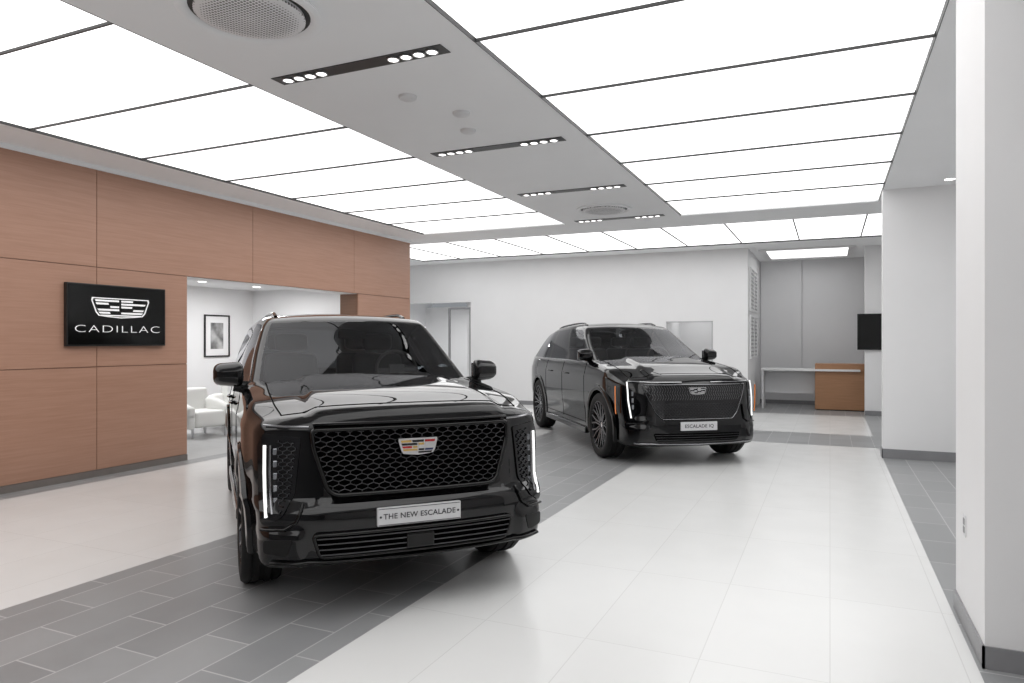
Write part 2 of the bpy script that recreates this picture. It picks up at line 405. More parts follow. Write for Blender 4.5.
def build_car(P):
    root=empty(P['name'],P['loc'],P['rz'])
    F,R=P['F'],P['R'];W=P['W'];AX=[0,-P['wb']];RW=P['rw'];RA=RW+.065
    fz=pchip(P['fz']);fx=pchip(P['fx']);fr=pchip(P['front']);tp=pchip(P['top']);bt=pchip(P['bot'])
    def side(x,z):return W*fz(z)*fx(x)
    def front(y,z):
        a=abs(y);return fr(z)-P['bow1']*(a/.9)**2-P['bow2']*(a/.92)**6+P['corner']*sm((a-.64)/.05)*sm((.54-z)/.05)
    belt=P['belt']
    def topz(x,b):
        a=abs(b);z=tp(x)
        hood=sm((x+.75)/.3)
        bwx=P['bw']+.06*sm(x/.9)-.04*sm(-x/.5)
        z+=hood*(P['bulge']*(1-sm((a-bwx)/.09))-.05*a**4-.012*a*a)
        tub=(1-hood)*sm((x-(R+.3))/.2)*(1-sm((a-.78)/.07))
        z-=.36*tub
        return z
    def Mp(x0,b,c):
        zt=topz(x0,b);zb=bt(x0);z=zb+c*(zt-zb);y=b*side(x0,z)
        w=sm((x0-(F-.85))/.85);x=x0+w*(front(y,z)-F)
        wr=sm(((R+.7)-x0)/.7);x+=wr*(.10*b*b+.12*max(0,z-.7)**2*2)
        return Vector((x,y,z))
    xs=cuts([R,R+.035,R+.07,-P['wb']+.58,P['bp'],P['fd'],-.42,F-.2,F-.055,F-.04,F-.025,F-.01,F],.04)
    ys=cuts([-1,-.985,-.965,-.95,-.945,-.84,-.78,-.4,0,.4,.78,.84,.945,.95,.965,.985,1],.02)
    zs=cuts([0,.015,.035,.055,.14,.945,.96,.98,1],.03)
    V,Fc,I=boxgrid(xs,ys,zs)
    lo=(R,-1,0);hi=(F,1,1)
    VV=[]
    for p in V:
        q=roundbox(p,lo,hi,.055);VV.append(Mp(q[0],q[1],q[2]))
    me=bpy.data.meshes.new('bodytmp');me.from_pydata([tuple(v) for v in VV],[],Fc)
    ob=bpy.data.objects.new('bodytmp',me);COL.objects.link(ob)
    cb=MB()
    for ax in AX:
        for sg in(-1,1):
            y0,y1=(.62,1.4) if sg>0 else (-1.4,-.62)
            cb.lathe([(0.0001,y0),(RA,y0),(RA,y1),(0.0001,y1)],64,'y',Matrix.Translation((ax,0,RW-.01)))
    co=cb.obj('cut',M_MATTE)
    bmw=bmesh.new();bmw.from_mesh(co.data);bmesh.ops.remove_doubles(bmw,verts=bmw.verts,dist=.001);bmesh.ops.recalc_face_normals(bmw,faces=bmw.faces);bmw.to_mesh(co.data);bmw.free()
    md=ob.modifiers.new('b','BOOLEAN');md.operation='DIFFERENCE';md.object=co;md.solver='EXACT'
    bpy.context.view_layer.update();dg=bpy.context.evaluated_depsgraph_get()
    me2=bpy.data.meshes.new_from_object(ob.evaluated_get(dg))
    bpy.data.objects.remove(ob);bpy.data.objects.remove(co)
    zside=lambda x:bt(x)+.14*(topz(x,1)-bt(x))
    def cls(c,n):
        for ax in AX:
            if abs(c.y)>.6 and sqrt((c.x-ax)**2+(c.z-RW+.01)**2)<RA+.004 and (abs(n.y)<.3 or abs(c.y)<.64):return 'well'
        if c.x>-.42 and n.z>.55 and c.z>1.0 and abs(c.y)/side(c.x,c.z)<.84 and c.x<front(c.y,1.1)-.05:return 'hood'
        if c.x<-.42 and c.x>R+.2 and abs(c.y)<.845*side(c.x,c.z) and c.z>.8:return 'int'
        if abs(c.y)>.85*W and abs(n.y)>.45 and c.z>zside(c.x):
            if P['bp']<c.x<P['fd']:return 'door'
            if -P['wb']+.58<c.x<P['bp']:return 'doorr'
        if c.z<bt(c.x)+.02:return 'under'
        return 'body'
    tags=[cls(p.center.copy(),p.normal.copy()) for p in me2.polygons]
    def sub(keep,name,mats,mimap=None):
        bm=bmesh.new();bm.from_mesh(me2);bm.faces.ensure_lookup_table()
        for f in bm.faces:
            f.material_index=mimap.get(tags[f.index],0) if mimap else 0
            f.smooth=True
        bmesh.ops.delete(bm,geom=[f for f in bm.faces if not keep(tags[f.index],f)],context='FACES')
        m=bpy.data.meshes.new(name);bm.to_mesh(m);bm.free()
        for x in mats:m.materials.append(x)
        m.set_sharp_from_angle(angle=radians(38))
        o=bpy.data.objects.new(name,m);COL.objects.link(o);o.parent=root
        return o
    sub(lambda t,f:t in('body','well','int','under'),'body_shell',[M_PAINT,M_MATTE,M_INT],{'well':1,'int':2,'under':1})
    sub(lambda t,f:t=='hood','hood',[M_PAINT])
    for sg in(-1,1):
        sub(lambda t,f:t=='door' and f.calc_center_median().y*sg>0,'door',[M_PAINT])
        sub(lambda t,f:t=='doorr' and f.calc_center_median().y*sg>0,'door',[M_PAINT])
    # ---- cabin
    zb=P['cz'];rf=pchip(P['roof'])
    cfr,cre=P['cfr'],P['cre']
    hwc=pchip(P['hwc'])
    def Cb(xn,b,c,off=0):
        xf=cfr[0]+(cfr[1]-cfr[0])*c**1.05-P['wbow']*b*b;xr=cre[0]+(cre[1]-cre[0])*c**1.3+.05*b*b
        x=xr+(xf-xr)*xn
        pl=1-.05*sm((xn-.75)/.25)*(1-c)-.07*sm((.3-xn)/.3)
        y=b*(hwc(c)*pl)
        z=zb+c*(rf(x)-.045*b*b-zb)
        return Vector((x,y,z))
    L=3.6;H=.62;r=.065
    fb=P['fb']
    brk=sorted(set(round(v,4) for v in [0,.02,.055]+[1-v for v in fb]+[.945,.98,1]))
    us=cuts([v*L for v in brk],.08)
    vs=cuts([-1,-.965,-.93,-.88,0,.88,.93,.965,1],.08)
    cl,ch=.06,.90
    ws=cuts([0,cl*H,ch*H,.95*H,.975*H,H],.06)
    V,Fc,I=boxgrid(us,vs,ws)
    VV=[]
    for p in V:
        q=roundbox(p,(0,-1,-.2),(L,1,H),r);VV.append(Cb(q[0]/L,q[1],max(0,q[2]/H)))
    winiv=P['win']
    def ccls(i):
        s,u,v,w=i;fr_=1-u/L;c=w/H
        if s=='bot':return None
        if s=='front':return 'ws' if abs(v)<.93 and cl<c<.95 else 'roof'
        if s=='rear':return 'rw' if abs(v)<.88 and .1<c<ch else 'roof'
        if s=='side':
            if cl<c<ch:
                for k,(a,b) in enumerate(winiv):
                    if a<fr_<b:return 'sw%d'%(k*2+(1 if v>0 else 0))
            return 'roof'
        return 'roof'
    parts={}
    for f,i in zip(Fc,I):
        k=ccls(i)
        if k:parts.setdefault(k,[]).append(f)
    for k,fs in parts.items():
        used=sorted({i for f in fs for i in f});mp={a:b for b,a in enumerate(used)}
        mb=MB();mb.add([VV[i] for i in used],[tuple(mp[i] for i in f) for f in fs])
        nm,mt={'ws':('windshield',M_WSGL),'rw':('rear_window',M_SDGL),'roof':('roof',M_PAINT)}.get(k,('side_window',M_WSGL if k in('sw0','sw1') else M_SDGL))
        o=mb.obj(nm,mt,root,True,40,fixn=False)
    mb=MB()
    bd=[Cb(1,-.90+1.8*t/20,.04)+Vector((.012,0,.006)) for t in range(21)]
    mb.sweep(bd,.06,.012,Vector((1,0,1)),square=True)
    mb.obj('cowl_panel',M_MATTE,root)
    for y0,y1 in((-.55,.10),(.12,.72)):
        mb=MB()
        def wp(b,c,o):
            p=Cb(1,b,c);return p+Vector((.66,0,.75)).normalized()*o
        mb.beam(wp(y0*1.0,.05,.02),wp(y1,.085,.03),.012,.012)
        mb.sweep([wp(y0+(y1-y0)*t/8,.07+.05*t/8,.018) for t in range(9)],.022,.012,Vector((1,0,1)),square=True)
        mb.obj('wiper',M_MATTE,root)
    for sg in(-1,1):
        mb=MB();mb.sweep([Cb(.02+.96*t/30,sg*1.0,.05)+Vector((0,sg*.006,0)) for t in range(31)],.02,.014,Vector((0,1,0)),n=6)
        mb.obj('window_trim',P['wtrim'],root,True)
        mb=MB();pts=[Cb(.10+.78*t/24,sg*.86,1.0)+Vector((0,0,.025*sm(min(t,24-t)/2))) for t in range(25)]
        mb.sweep(pts,.035,.03,Vector((0,0,1)),n=8);mb.obj('roof_rail',M_TRIM,root,True)
    # interior
    for sg in(-1,1):
        for xs_ in(-1.95,-2.95):
            mb=MB()
            mb.rbox((-.08,-.26,0),(.08,.26,.62),.06,fn=lambda q:Vector((q[0]-.22*q[2],q[1]*(1-.25*max(0,q[2]-.3)),q[2]+.86)))
            mb.rbox((-.06,-.15,0),(.06,.15,.17),.05,fn=lambda q:Vector((q[0]-.13,q[1],q[2]+1.51)))
            mb.rbox((0,-.26,0),(.5,.26,.14),.06,fn=lambda q:Vector((q[0],q[1],q[2]+.88)))
            o=mb.obj('car_seat',M_LEATHER2,root,True,60);o.location=(xs_,sg*.42,0)
    mb=MB();mb.rbox((-1.15,-.80,.92),(-.62,.80,P['dash']),.06,fn=lambda q:Vector((q[0],q[1],q[2]-.10*sm((-.75-q[0])/.35))))
    mb.obj('dashboard',M_LEATHER,root,True,60)
    mb=MB();Ms=Matrix.Translation((-1.26,.42,1.34))@Matrix.Rotation(radians(-22),4,'Y')
    prof=[(.185+.015*cos(2*pi*i/8),.015*sin(2*pi*i/8)) for i in range(8)]
    mb.lathe(prof,40,'x',Ms,closed=True)
    mb.box(-.02,.02,-.07,.07,-.06,.05,0,Ms);mb.box(-.01,.01,-.18,.18,-.018,.018,0,Ms);mb.box(-.01,.01,-.02,.02,-.18,0,0,Ms)
    mb.obj('steering_wheel',M_STEER,root,True,40)
    mb=MB();rv=Cb(1,0,.82)+Vector((-.10,0,-.03));mb.box(rv.x-.015,rv.x+.015,-.12,.12,rv.z-.035,rv.z+.035);mb.obj('rear_view_mirror',M_MATTE,root,bevel=.01)
    # ---- door mirrors
    for sg in(-1,1):
        e=empty('door_mirror',(P['mx'],sg*P['my'],P['mz']),0,root)
        def mf(q,sg=sg):
            k=1-.35*sm((q[0]+.02)/.11)
            return Vector((q[0]-.03*(q[1]*sg/.125),q[1]*(1-.06*k),q[2]*k*(1-.12*(q[1]*sg/.125))))
        mb=MB();mb.rbox((-.08,-.11,-.088),(.08,.11,.088),.05,.025,fn=mf);mb.obj('mirror_cap',M_PAINT,e,True,60)
        mb=MB();mb.box(-.088,-.079,-.09,.09,-.065,.065);mb.obj('mirror_face',M_MIRROR,e,bevel=.002)
        mb=MB();mb.sweep([(.0,-sg*.16,-.10),(.0,-sg*.10,-.095),(-.0,-sg*.04,-.08)],.045,.09,Vector((0,0,1)),n=10);mb.obj('mirror_arm',M_TRIM,e,True,60)
    for ax in AX:
        for sg in(-1,1):
            build_wheel('wheel',RW,P['tw'],root,(ax,sg*P['track'],RW),sg<0,P['spokes'])
    def spt(x,z,off,sg):return Vector((x,sg*(side(x,z)+off),z))
    for ax in AX:
        for sg in(-1,1):
            mb=MB();V=[];n=44
            for i in range(n+1):
                a=radians(-18)+radians(216)*i/n
                for rr,of in((RA-.015,-.10),(RA-.015,.010),(RA+.01,.020),(RA+.05,.014),(RA+.065,-.012)):
                    x=ax+rr*cos(a);z=RW-.01+rr*sin(a)
                    z=max(z,bt(x)+.005)
                    V.append(Vector((x,sg*(side(x,z)+of),z)))
            k=5;Fq=[(i*k+q,i*k+q+1,(i+1)*k+q+1,(i+1)*k+q) for i in range(n) for q in range(k-1)]
            mb.add(V,Fq);mb.obj('wheel_arch',P['archm'],root,True,50)
    mb=MB()
    for sg in(-1,1):
        for x in(P['fd'],P['bp'],-P['wb']+.58):
            zz0=.40 if x!=-P['wb']+.58 else .62
            mb.sweep([spt(x,zz0+(belt-.02-zz0)*t/14,.0012,sg) for t in range(15)],.008,.003,Vector((0,1,0)),square=True)
        mb.sweep([spt(P['fd']+(-P['wb']+.58-P['fd'])*t/20,.42,.0012,sg) for t in range(21)],.008,.003,Vector((0,1,0)),square=True)
    mb.obj('panel_gap',M_SEAM,root)
    mb=MB()
    for sg in(-1,1):
        mb.sweep([Mp(-.42+(F-.12+.42)*t/20,sg*.84,1)+Vector((0,0,.001)) for t in range(21)],.009,.003,Vector((0,0,1)),square=True)
    mb.sweep([Mp(F-.12,-.84+1.68*t/40,1)+Vector((0.0,0,.001)) for t in range(41)],.009,.003,Vector((0,0,1)),square=True)
    mb.obj('hood_gap',M_SEAM,root)
    for sg in(-1,1):
        for x in(P['bp']+.14,-P['wb']+.78):
            mb=MB();mb.sweep([spt(x+.22*t/8,P['hz'],.012+.012*sin(pi*t/8),sg) for t in range(9)],.022,.028,Vector((0,1,0)),n=8)
            mb.obj('door_handle',M_TRIM,root,True,50)
        mb=MB();xa=-RA-.08;xb=-P['wb']+RA+.08
        mb.sweep([Vector((xa+(xb-xa)*t/12,sg*(side(-1,.36)-.0),bt(-1)+.03)) for t in range(13)],.09,.07,Vector((0,1,0)),square=True)
        mb.obj('side_sill',M_TRIM,root,bevel=.015)
    def fpt(y,z,off):return Vector((front(y,z)+off,y,z))
    return root,fpt,front,spt,Mp,side

def mirror_poly(P,sg):return [(p*sg,q) for p,q in P]

# ======================= front SUV
P1=dict(name='large_suv',loc=(-2.945,4.22,0),rz=radians(47.8-90),F=.97,R=-4.42,W=.965,wb=3.08,rw=.41,corner=.028,
 fz=[(.2,.93),(.34,.965),(.5,.975),(.60,.982),(.66,.998),(1.0,1.0),(1.06,1.0),(1.10,.988),(1.22,.97),(1.32,.945)],
 fx=[(-4.42,.93),(-4.0,.985),(-3.3,1.0),(.1,1.0),(.5,.99),(.8,.96),(.97,.94)],
 front=[(.24,.87),(.33,.945),(.42,.965),(.58,.97),(.64,.955),(.69,.905),(.75,.90),(1.05,.88),(1.12,.865),(1.2,.84)],
 top=[(-4.42,1.26),(-.9,1.27),(-.5,1.33),(0,1.29),(.5,1.245),(.97,1.175)],
 bot=[(-4.42,.45),(-3.6,.36),(-2.7,.29),(-.6,.29),(.4,.32),(.97,.30)],
 bow1=.075,bow2=.15,belt=1.27,bulge=.026,bw=.56,bp=-1.72,fd=-.62,
 cz=1.235,roof=[(-4.4,1.80),(-3.4,1.86),(-2.2,1.875),(-1.5,1.845),(-1.15,1.80),(-.9,1.77)],cfr=(-.36,-1.24),cre=(-4.38,-4.22),
 hwc=[(0,.935),(.08,.915),(.5,.835),(.85,.745),(1,.69)],wbow=.16,
 fb=[.055,.30,.335,.56,.60,.93],win=[(.055,.30),(.335,.56),(.60,.93)],wtrim=M_TRIM,dash=1.28,
 mx=-.60,my=1.02,mz=1.355,track=.84,tw=.255,spokes=7,archm=M_PAINT,hz=1.08)
root,fpt,front,spt,Mp,side=build_car(P1)
root['label']='glossy black full-size SUV on the grey tile strip, wide mesh grille';root['category']='car'
GP=roundpoly([(-.61,1.088),(.61,1.088),(.60,.985),(.525,.745),(.48,.712),(-.48,.712),(-.525,.745),(-.60,.985)],.03)
ge=empty('grille',(0,0,0),0,root)
patch('grille_backing',GP,fpt,.002,.006,M_SEAM,ge,.06)
mb=MB();lattice(mb,GP,fpt,.066,.028,.022,.0065,.014);mb.obj('grille_mesh',M_GRILLE,ge)
mb=MB();mb.sweep([fpt(y,z,.022) for y,z in dens(GP,.03)],.030,.05,closed=True,n=8);mb.obj('grille_frame',M_TRIM,ge,True,60)
mb=MB();mb.sweep([fpt(y,z,.030) for y,z in dens([(-.60,1.12),(.60,1.12)],.03,False)],.022,.04,n=8);mb.obj('grille_bar',M_PAINT,ge,True,60)
Mc=Matrix.Translation((front(0,.98)+.045,0,.972))@Matrix.Rotation(radians(-4),4,'Y')@FACEX
crest('emblem',.24,.10,Mc,root)
for sg in(-1,1):
    e=empty('headlamp',(0,0,0),0,root)
    hp=roundpoly(mirror_poly([(.665,1.045),(.865,1.065),(.895,1.0),(.885,.57),(.86,.55),(.78,.60),(.70,.72)],sg),.015)
    if sg<0:hp=hp[::-1]
    patch('headlamp_housing',hp,fpt,-.004,.014,M_LAMPBK,e,.03)
    mb=MB();pts=[(.856,1.0),(.858,.85),(.854,.60)]
    mb.sweep([fpt(sg*y,z,.014) for y,z in dens(pts,.1,False)],.020,.016,n=8);mb.obj('light_bar',M_LED,e,True,60)
    mb=MB();mb.sweep([fpt(sg*y,z,.013) for y,z in dens([(.828,1.0),(.831,.85),(.824,.62)],.1,False)],.014,.012,n=6);mb.obj('light_guide',M_DKCHROME,e,True,60)
    mb=MB();hx=mirror_poly([(.69,1.015),(.79,1.03),(.79,.62),(.775,.64),(.725,.73)],sg)
    lattice(mb,hx,fpt,.045,.022,.016,.006,.008);mb.obj('lamp_vent',M_GRILLE,e)
    for i in range(5):
        mb=MB();z=.965-.07*i;p=fpt(sg*.80,z,.010);mb.box(p.x-.02,p.x+.004,p.y-.014,p.y+.014,z-.020,z+.020);mb.obj('projector_lens',M_LENS,e,bevel=.006)
    mb=MB();mb.sweep([fpt(sg*y,z,.008) for y,z in dens([(.62,1.105),(.75,1.108),(.86,1.115)],.02,False)],.014,.012,n=6);mb.obj('turn_signal',M_DKCHROME,root,True)
    dp=roundpoly(mirror_poly([(.72,.485),(.87,.475),(.87,.40),(.75,.385)],sg),.02)
    if sg<0:dp=dp[::-1]
    patch('air_duct',dp,fpt,-.002,.006,M_MATTE,root,.03)
    mb=MB();mb.sweep([fpt(sg*y,z,.008) for y,z in dens([(.66,.67),(.70,.575),(.76,.535),(.88,.53)],.03,False)],.018,.026,n=8);mb.obj('bumper_trim',M_TRIM,root,True,60)
LP=roundpoly([(-.61,.50),(.61,.50),(.57,.37),(-.57,.37)],.03)
patch('lower_intake',LP,fpt,-.001,.006,M_SEAM,root,.05)
mb=MB()
for i in range(4):
    z=.388+.031*i;w=.575+.03*(z-.37)/.13-.01
    mb.sweep([fpt(y,z,.018) for y,z in dens([(-w,z),(w,z)],.04,False)],.008,.024,square=True)
mb.obj('intake_slat',M_GRILLE,root)
mb=MB();mb.sweep([fpt(y,z,.014) for y,z in dens(LP,.03)],.024,.034,closed=True,n=8);mb.obj('intake_frame',M_TRIM,root,True,60)
mb=MB();mb.sweep([fpt(y,.330+.02*abs(y),.006) for y in[-.83+1.66*t/60 for t in range(61)]],.026,.04,n=8);mb.obj('bumper_lip',M_TRIM,root,True,60)
mb=MB();x=front(0,.42)+.02;mb.box(x-.02,x+.02,-.085,.085,.385,.475);mb.obj('radar_sensor',M_TRIM,root,bevel=.01)
mb=MB();x=front(0,.57);mb.box(x-.01,x+.018,-.255,.255,.525,.632);pl=mb.obj('number_plate',M_PLATE,root,bevel=.006)
mb=MB();x=x+.019
for a in((-.248,.248,.530,.5335),(-.248,.248,.6235,.627)):mb.box(x-.001,x+.0005,a[0],a[1],a[2],a[3])
for yy in(-.236,.236):
    mb.lathe([(.0001,0),(.007,0),(.007,.001),(.0001,.001)],12,'x',Matrix.Translation((x-.0005,yy,.579)))
mb.obj('plate_border',M_PLATETXT,root)
text_obj('THE NEW ESCALADE',.044,M_PLATETXT,'plate_lettering',Matrix.Translation((x,0,.579))@FACEX,root,1.05,1.02,.0006,.0006)

# ======================= second SUV
P2=dict(name='electric_suv',loc=(-2.10,9.92,0),rz=radians(36.0-90),F=.98,R=-4.62,W=1.02,wb=3.50,rw=.445,corner=.022,
 fz=[(.2,.93),(.34,.965),(.5,.972),(.62,.98),(.68,.992),(.95,1.0),(1.10,1.0),(1.14,.988),(1.22,.97),(1.34,.935)],
 fx=[(-4.62,.90),(-4.1,.97),(-3.5,1.0),(.1,1.0),(.5,.985),(.8,.955),(.98,.92)],
 front=[(.22,.86),(.28,.95),(.36,.975),(.55,.975),(.66,.955),(.9,.93),(1.05,.90),(1.15,.85),(1.25,.78)],
 top=[(-4.62,1.30),(-.9,1.31),(-.5,1.355),(0,1.305),(.5,1.235),(.98,1.125)],
 bot=[(-4.62,.45),(-3.9,.34),(-3.0,.27),(-.6,.27),(.5,.28),(.98,.25)],
 bow1=.09,bow2=.16,belt=1.30,bulge=.028,bw=.50,bp=-1.86,fd=-.66,
 cz=1.27,roof=[(-4.6,1.70),(-3.9,1.82),(-3.0,1.895),(-2.2,1.915),(-1.8,1.90),(-1.35,1.845),(-.9,1.79)],cfr=(-.30,-1.40),cre=(-4.56,-3.96),
 hwc=[(0,.94),(.08,.92),(.5,.84),(.85,.75),(1,.685)],wbow=.17,
 fb=[.055,.31,.34,.60,.63,.92],win=[(.055,.31),(.34,.60),(.63,.92)],wtrim=M_CHROME,dash=1.31,
 mx=-.66,my=1.0,mz=1.40,track=.885,tw=.275,spokes=9,archm=M_TRIM,hz=1.10)
root,fpt,front,spt,Mp,side=build_car(P2)
root['label']='glossy black electric SUV parked on the grey tile strip';root['category']='car'
ge=empty('grille',(0,0,0),0,root)
GP=roundpoly([(-.72,1.045),(.72,1.045),(.66,.90),(.56,.69),(.48,.61),(-.48,.61),(-.56,.69),(-.66,.90)],.02)
patch('grille_panel',GP,fpt,.002,.008,M_LAMPBK,ge,.05)
GU=[(-.70,1.04),(.70,1.04),(.645,.89),(.60,.835),(-.60,.835),(-.645,.89)]
mb=MB()
for i in range(-21,22):
    y=i*.033
    zz=[z for z in[.84+.005*k for k in range(42)] if inpoly(y,z,GU)]
    if len(zz)>3:
        a=zz[0]+.006;b=zz[-1]-.006
        n=4
        for k in range(n):
            za=a+(b-a)*k/n+.003;zc=a+(b-a)*(k+1)/n-.003
            yo=.011 if k%2 else -.011
            mb.beam(fpt(y+yo,za,.011),fpt(y-yo,zc,.011),.006,.004)
mb.obj('grille_pattern',M_GRPAT,ge)
mb=MB();mb.sweep([fpt(y,z,.012) for y,z in dens(GP,.03)],.012,.02,closed=True,n=6);mb.obj('grille_frame',M_DKCHROME,ge,True,60)
G2=[(-.59,.815),(.59,.815),(.54,.69),(.47,.625),(-.47,.625),(-.54,.69)]
mb=MB();lattice(mb,G2,fpt,.044,.022,.012,.005,.006);mb.obj('lower_grille_mesh',M_GRILLE,ge)
Mc=Matrix.Translation((front(0,.985)+.025,0,.965))@Matrix.Rotation(radians(-8),4,'Y')@FACEX
crest('emblem',.24,.092,Mc,root,False,M_CHROME)
for sg in(-1,1):
    e=empty('headlamp',(0,0,0),0,root)
    hp=roundpoly(mirror_poly([(.79,1.06),(.88,1.065),(.89,.95),(.88,.60),(.84,.58),(.78,.72)],sg),.012)
    if sg<0:hp=hp[::-1]
    patch('headlamp_housing',hp,fpt,-.004,.012,M_LAMPBK,e,.03)
    mb=MB();pts=[(.868,1.08),(.868,.85),(.845,.62)]
    mb.sweep([fpt(sg*y,z,.012) for y,z in dens(pts,.1,False)],.020,.016,n=8);mb.obj('light_bar',M_LED,e,True,60)
    for i in range(3):
        mb=MB();z=.93-.085*i;p=fpt(sg*.82,z,.010);mb.box(p.x-.02,p.x+.006,p.y-.015,p.y+.015,z-.03,z+.03);mb.obj('projector_lens',M_LENS,e,bevel=.006)
    mb=MB();mb.sweep([fpt(sg*y,z,.010) for y,z in dens([(.20,1.078),(.60,1.078),(.86,1.09)],.03,False)],.009,.012,n=6);mb.obj('accent_strip',M_CHROME,root,True)
    mb=MB();mb.sweep([fpt(sg*y,z,.008) for y,z in dens([(.66,.78),(.68,.60),(.74,.56),(.88,.55)],.03,False)],.02,.03,n=8);mb.obj('bumper_trim',M_TRIM,root,True,60)
    mb=MB();mb.sweep([spt(.62,.66+.36*t/8,.002,sg) for t in range(9)],.022,.012,Vector((0,1,0)),n=6);mb.obj('side_marker',M_AMBER,root,True)
LP=roundpoly([(-.60,.43),(.60,.43),(.56,.33),(-.56,.33)],.03)
patch('lower_intake',LP,fpt,-.001,.006,M_SEAM,root,.05)
mb=MB()
for i in range(3):
    z=.35+.03*i;w=.56+.04*(z-.33)/.1-.01
    mb.sweep([fpt(y,z,.012) for y,z in dens([(-w,z),(w,z)],.04,False)],.008,.02,square=True)
mb.obj('intake_slat',M_GRILLE,root)
mb=MB();mb.sweep([fpt(y,.285+.02*abs(y),.004) for y in[-.82+1.64*t/60 for t in range(61)]],.022,.03,n=8);mb.obj('bumper_lip',M_DKCHROME,root,True,60)
mb=MB();x=front(0,.51);mb.box(x-.01,x+.018,-.25,.25,.465,.575);mb.obj('number_plate',M_PLATE,root,bevel=.006)
text_obj('ESCALADE IQ',.06,M_PLATETXT,'plate_lettering',Matrix.Translation((x+.019,0,.52))@FACEX,root,1.05,1.05,.0006,.0008)

# ================================================================ ROOM
HC=3.68
mb=MB()
XC=[-12,-7.9,-7.62,-4.5,-2.32,.66,3.5];YC=[-5,11.8,13.3,16.6,20]
for i in range(len(XC)-1):
    for j in range(len(YC)-1):
        x=(XC[i]+XC[i+1])/2;y=(YC[j]+YC[j+1])/2
        d=1 if ((-4.5<x<-2.32 and y<13.3) or (11.8<y<13.3 and x>-7.9) or x>.66 or (-7.9<x<-7.62) or y>16.6) else 0
        if x<-7.9 and y<13.3:d=2
        mb.add([(XC[i],YC[j],0),(XC[i+1],YC[j],0),(XC[i+1],YC[j+1],0),(XC[i],YC[j+1],0)],[(0,1,2,3)],d)
struct(mb.obj('floor',[M_FLW,M_FLD,M_FLL],fixn=False),'polished white tile floor with grey slate tile strips','floor')
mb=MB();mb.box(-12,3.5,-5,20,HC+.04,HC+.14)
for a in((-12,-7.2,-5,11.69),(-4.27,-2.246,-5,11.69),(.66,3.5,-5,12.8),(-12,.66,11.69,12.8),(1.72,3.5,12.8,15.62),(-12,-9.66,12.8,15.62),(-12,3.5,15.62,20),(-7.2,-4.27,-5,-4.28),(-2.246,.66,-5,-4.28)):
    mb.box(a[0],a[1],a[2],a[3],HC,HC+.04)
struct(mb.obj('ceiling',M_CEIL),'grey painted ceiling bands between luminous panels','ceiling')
def light_panel(x0,x1,y0,y1,lab):
    mb=MB();mb.box(-(x1-x0)/2,(x1-x0)/2,-(y1-y0)/2,(y1-y0)/2,-.006,.006)
    o=mb.obj('light_panel',M_PANEL);o.location=((x0+x1)/2,(y0+y1)/2,HC+.03)
    return top(o,'white backlit stretch ceiling panel between thin black dividers','ceiling light',lab)
pr=light_panel(-2.246+.012,.66-.012,-4.28+.010,-4.28+1.23-.010,'luminous ceiling panels')
plf=light_panel(-7.2+.012,-4.27-.012,-4.28+.010,-4.28+1.23-.010,'luminous ceiling panels')
for i in range(1,13):
    for b in(pr,plf):
        c=b.copy();COL.objects.link(c);c.location.y=b.location.y+1.23*i
far=light_panel(-.583+.012,.56-.012,12.8+.012,15.62-.012,'luminous ceiling panels')
for i in[-1]+list(range(1,9)):
    c=far.copy();COL.objects.link(c);c.location.x=far.location.x-1.135*i
mb=MB()
for i in range(0,14):
    y=-4.28+1.23*i
    mb.box(-2.246,.66,y-.008,y+.008,HC+.006,HC+.04);mb.box(-7.2,-4.27,y-.008,y+.008,HC+.006,HC+.04)
for i in range(-1,10):
    x=.56-1.135*i;mb.box(x-.010,x+.010,12.8,15.62,HC+.006,HC+.04)
for x in(-7.2,-4.27,-2.246,.66):mb.box(x-.003,x+.003,-4.28,11.7,HC-.002,HC+.04)
for y in(12.8,15.62):mb.box(-9.66,1.7,y-.004,y+.004,HC-.002,HC+.04)
struct(mb.obj('trim_1',M_FRAME),'thin black dividers of the luminous ceiling','ceiling trim')

# left wood wall
mb=MB();XW=-7.9;core=-8.3
mb.box(core,XW-.02,-5,6.79,0,HC,2);mb.box(core,XW-.02,6.79,10.55,2.48,HC,2);mb.box(core,XW-.02,10.55,12.3,0,HC,2)
g=.004
def pan(y0,y1,z0,z1):mb.box(XW-.03,XW,y0+g,y1-g,z0+g,z1-g,0)
for y0,y1 in((-5,-1.87),(-1.87,.59),(.59,3.05),(3.05,5.51)):
    for z0,z1 in((.08,1.30),(1.30,2.48),(2.48,HC-.04)):pan(y0,y1,z0,z1)
for z0,z1 in((.08,1.30),(1.30,2.48)):pan(5.51,6.79,z0,z1);pan(10.55,12.3,z0,z1)
pan(5.51,7.97,2.48,HC-.04);pan(7.97,10.43,2.48,HC-.04);pan(10.43,12.3,2.48,HC-.04)
mb.box(core-.005,XW-.031,10.545,10.55,0,2.48,2);mb.box(core-.005,XW-.03,6.79,10.55,2.475,2.48,1)
struct(mb.obj('wall_left',[M_WOOD,M_WALL,M_WOODD]),'reddish oak veneer wall panels with thin seams','wall')
mb=MB();mb.box(XW-.02,XW+.006,-5,6.79,0,.08);mb.box(XW-.02,XW+.006,10.55,12.3,0,.08)
struct(mb.obj('baseboard_left',M_BASEW),'slim brown-grey baseboard under wood wall','baseboard')
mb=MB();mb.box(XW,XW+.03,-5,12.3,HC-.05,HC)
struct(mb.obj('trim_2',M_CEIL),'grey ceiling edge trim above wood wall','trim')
mb=MB();YB=16.3
mb.box(-8.6,-3.45,YB,YB+.2,0,HC);mb.box(-3.45,-2.43,YB,YB+.2,2.05,HC);mb.box(-2.43,-1.66,YB,YB+.2,0,HC);mb.box(-12,-8.6,YB,YB+.2,2.64,HC)
